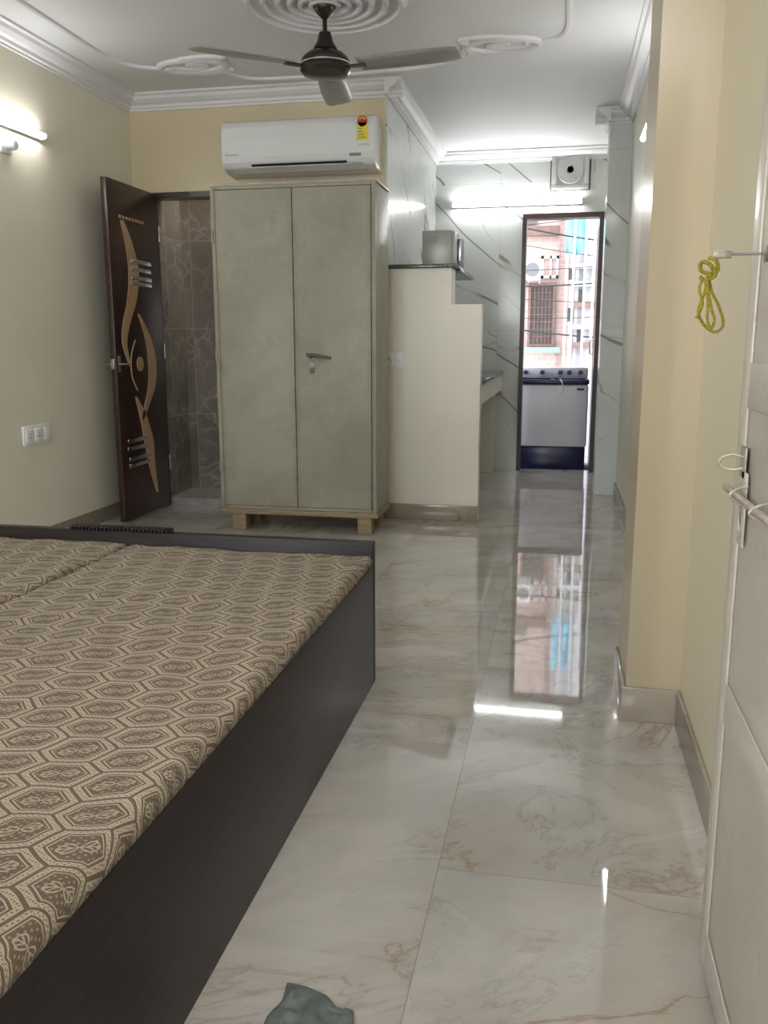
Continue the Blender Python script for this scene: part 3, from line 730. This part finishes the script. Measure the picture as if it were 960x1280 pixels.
fac.append(boxes('window_grille',[(x0-.03,x0,FYY-.05,FYY-.001,z0,z1),(x1,x1+.03,FYY-.05,FYY-.001,z0,z1),(x0-.03,x1+.03,FYY-.05,FYY-.001,z1,z1+.03),(x0-.03,x1+.03,FYY-.05,FYY-.001,z0-.03,z0)]+[(x0+(x1-x0)*i/6,x0+(x1-x0)*i/6+.008,FYY-.045,FYY-.03,z0,z1) for i in range(1,6)]+[(x0,x1,FYY-.04,FYY-.032,z0+(z1-z0)*i/8,z0+(z1-z0)*i/8+.008) for i in range(1,8)],m_rust))
x0,x1,z0,z1=fr(650,283,700,296,FYY); fac.append(box('ledge',(x0-.8,x1,FYY-.1,FYY-.001,z0,z1),m_rust))
x0,x1,z0,z1=fr(650,268,672,281,FYY); fac.append(box('window_glass',(x0,x1,FYY-.03,FYY-.001,z0,z1),m_glass_d))
x0,x1,z0,z1=fr(676,320,699,348,FYY); fac.append(boxes('white_window',[(x0,x1,FYY-.03,FYY-.001,z0,z0+.03),(x0,x1,FYY-.03,FYY-.001,z1-.03,z1),(x0,x0+.03,FYY-.03,FYY-.001,z0,z1),((x0+x1)/2,(x0+x1)/2+.02,FYY-.03,FYY-.001,z0,z1),(x1-.03,x1,FYY-.03,FYY-.001,z0,z1)],m_facade))
x0,x1,z0,z1=fr(650,437,700,441,FYY); fac.append(box('green_sill',(x0-.8,x1,FYY-.1,FYY-.001,z0,z1+.03),m_green))
x0,x1,z0,z1=fr(694,300,699,440,FYY); fac.append(box('drain_pipe',(x0,x1,FYY-.08,FYY-.01,-2,5),m_conc,.01))
thing('brick_building','pink brick building with grilled windows across the lane','building',fac,base=(-2,FYY,-3))
fac2=[box('plaster_wall',(.055,4,FYY-.5,FYY+.3,-3,6),m_facade)]
for u in (706,719,731):
    x0,x1,z0,z1=fr(u,270,u+3,470,FYY-.5); fac2.append(box('drain_pipe',(x0,x1,FYY-.56,FYY-.505,-2,5),m_conc,.01))
for v_,mt in ((330,m_conc),(352,m_offwhite),(378,m_rust),(405,m_conc),(428,m_rust)):
    x0,x1,z0,z1=fr(700,v_,745,v_+7,FYY-.5); fac2.append(box('ledge',(.056,1.2,FYY-.62,FYY-.505,z0,z1),mt))
for (a0,b0,a1,b1) in ((709,336,717,350),(722,362,730,376),(709,385,717,402),(722,410,731,426)):
    x0,x1,z0,z1=fr(a0,b0,a1,b1,FYY-.5); fac2.append(box('window_glass',(x0,x1,FYY-.52,FYY-.501,z0,z1),m_glass_d))
thing('plaster_building','pale plastered building with drain pipes and ledges','building',fac2,base=(2,FYY,-3))
x0,x1,z0,z1=fr(706,272,736,318,9.9)
V=[];Fc=[]
for i in range(13):
    for j in range(9):
        V.append((x0+(x1-x0)*i/12,9.9+.03*math.sin(i*1.3+j*.4),z0+.02*math.sin(i*.9)+(z1+.25-z0)*j/8))
for i in range(12):
    for j in range(8):
        a=i*9+j; Fc.append((a,a+9,a+10,a+1))
tp=mk('tarpaulin',V,Fc,m_tarp,True); s_=tp.modifiers.new('t','SOLIDIFY'); s_.thickness=.003
thing('tarpaulin','cyan blue tarpaulin hanging outside the balcony','tarpaulin',[tp])
x0,x1,z0,z1=fr(655,324,676,350,FYY-.35)
ou=[box('casing',(x0,x1,FYY-.36,FYY-.12,z0,z1),m_white,.01),lathe('fan_grille',[(0,-.01),(.075,-.01),(.08,0),(0,0)],((x0+x1)/2,FYY-.361,(z0+z1)/2),m_grey,1,28),boxes('bracket',[(x0,x0+.02,FYY-.34,FYY-.001,z0-.03,z0-.001),(x1-.02,x1,FYY-.34,FYY-.001,z0-.03,z0-.001)],m_conc)]
thing('outdoor_unit','white outdoor air conditioner unit on the brick facade','air conditioner unit',ou)
rng=random.Random(3)
for i in range(9):
    z=1.3+.17*i; y=9.38+.055*i; s=rng.uniform(-.3,.3)
    pts=[(-1.6+3.2*k/10,y,z+s*(k/10-.5)*2-.12*(1-((k-5)/5)**2)) for k in range(11)]
    thing('overhead_cable','black overhead cable strung across the lane','cable',[tube('cable',cat(pts,3),.004 if i%3 else .009,m_dark,6)],group='cables across the lane')
for i,u in enumerate((712,726,737)):
    x=P(u,400,1,9.3).x
    thing('bamboo_pole','thin pale pole standing outside the balcony','pole',[tube('pole',[(x,9.3,-3),(x+.03,9.3,4)],.012,m_offwhite,8)],group='poles outside the balcony')

# ------------------------------------------------------------ lights
W=bpy.data.worlds.new('World'); S.world=W; W.use_nodes=True; nt=W.node_tree
bg=nt.nodes['Background']; sky=nt.nodes.new('ShaderNodeTexSky'); sky.sky_type='NISHITA'; sky.sun_disc=False; sky.sun_elevation=math.radians(50); sky.sun_rotation=math.radians(200)
mixn=nt.nodes.new('ShaderNodeMix'); mixn.data_type='RGBA'; mixn.inputs[0].default_value=.8
nt.links.new(sky.outputs[0],mixn.inputs[6]); mixn.inputs[7].default_value=(5,5.2,5.5,1)
nt.links.new(mixn.outputs[2],bg.inputs[0]); bg.inputs[1].default_value=.85
def area(name,loc,rot,sx,sy,e,c):
    l=bpy.data.lights.new(name,'AREA'); l.shape='RECTANGLE'; l.size=sx; l.size_y=sy; l.energy=e; l.color=c
    o=bpy.data.objects.new(name,l); o.location=loc; o.rotation_euler=rot; COL.objects.link(o); return o
area('added_window_fill',(-1.25,-1.95,1.55),(math.radians(90),0,0),1.8,1.25,50,(.95,.98,1))  # added cool fill light shining in from behind the camera
l=bpy.data.lights.new('bathroom_bulb','POINT'); l.energy=14; l.shadow_soft_size=.05; l.color=(1,.95,.88)
o=bpy.data.objects.new('bathroom_bulb',l); o.location=(-1.75,5.72,2.35); COL.objects.link(o)
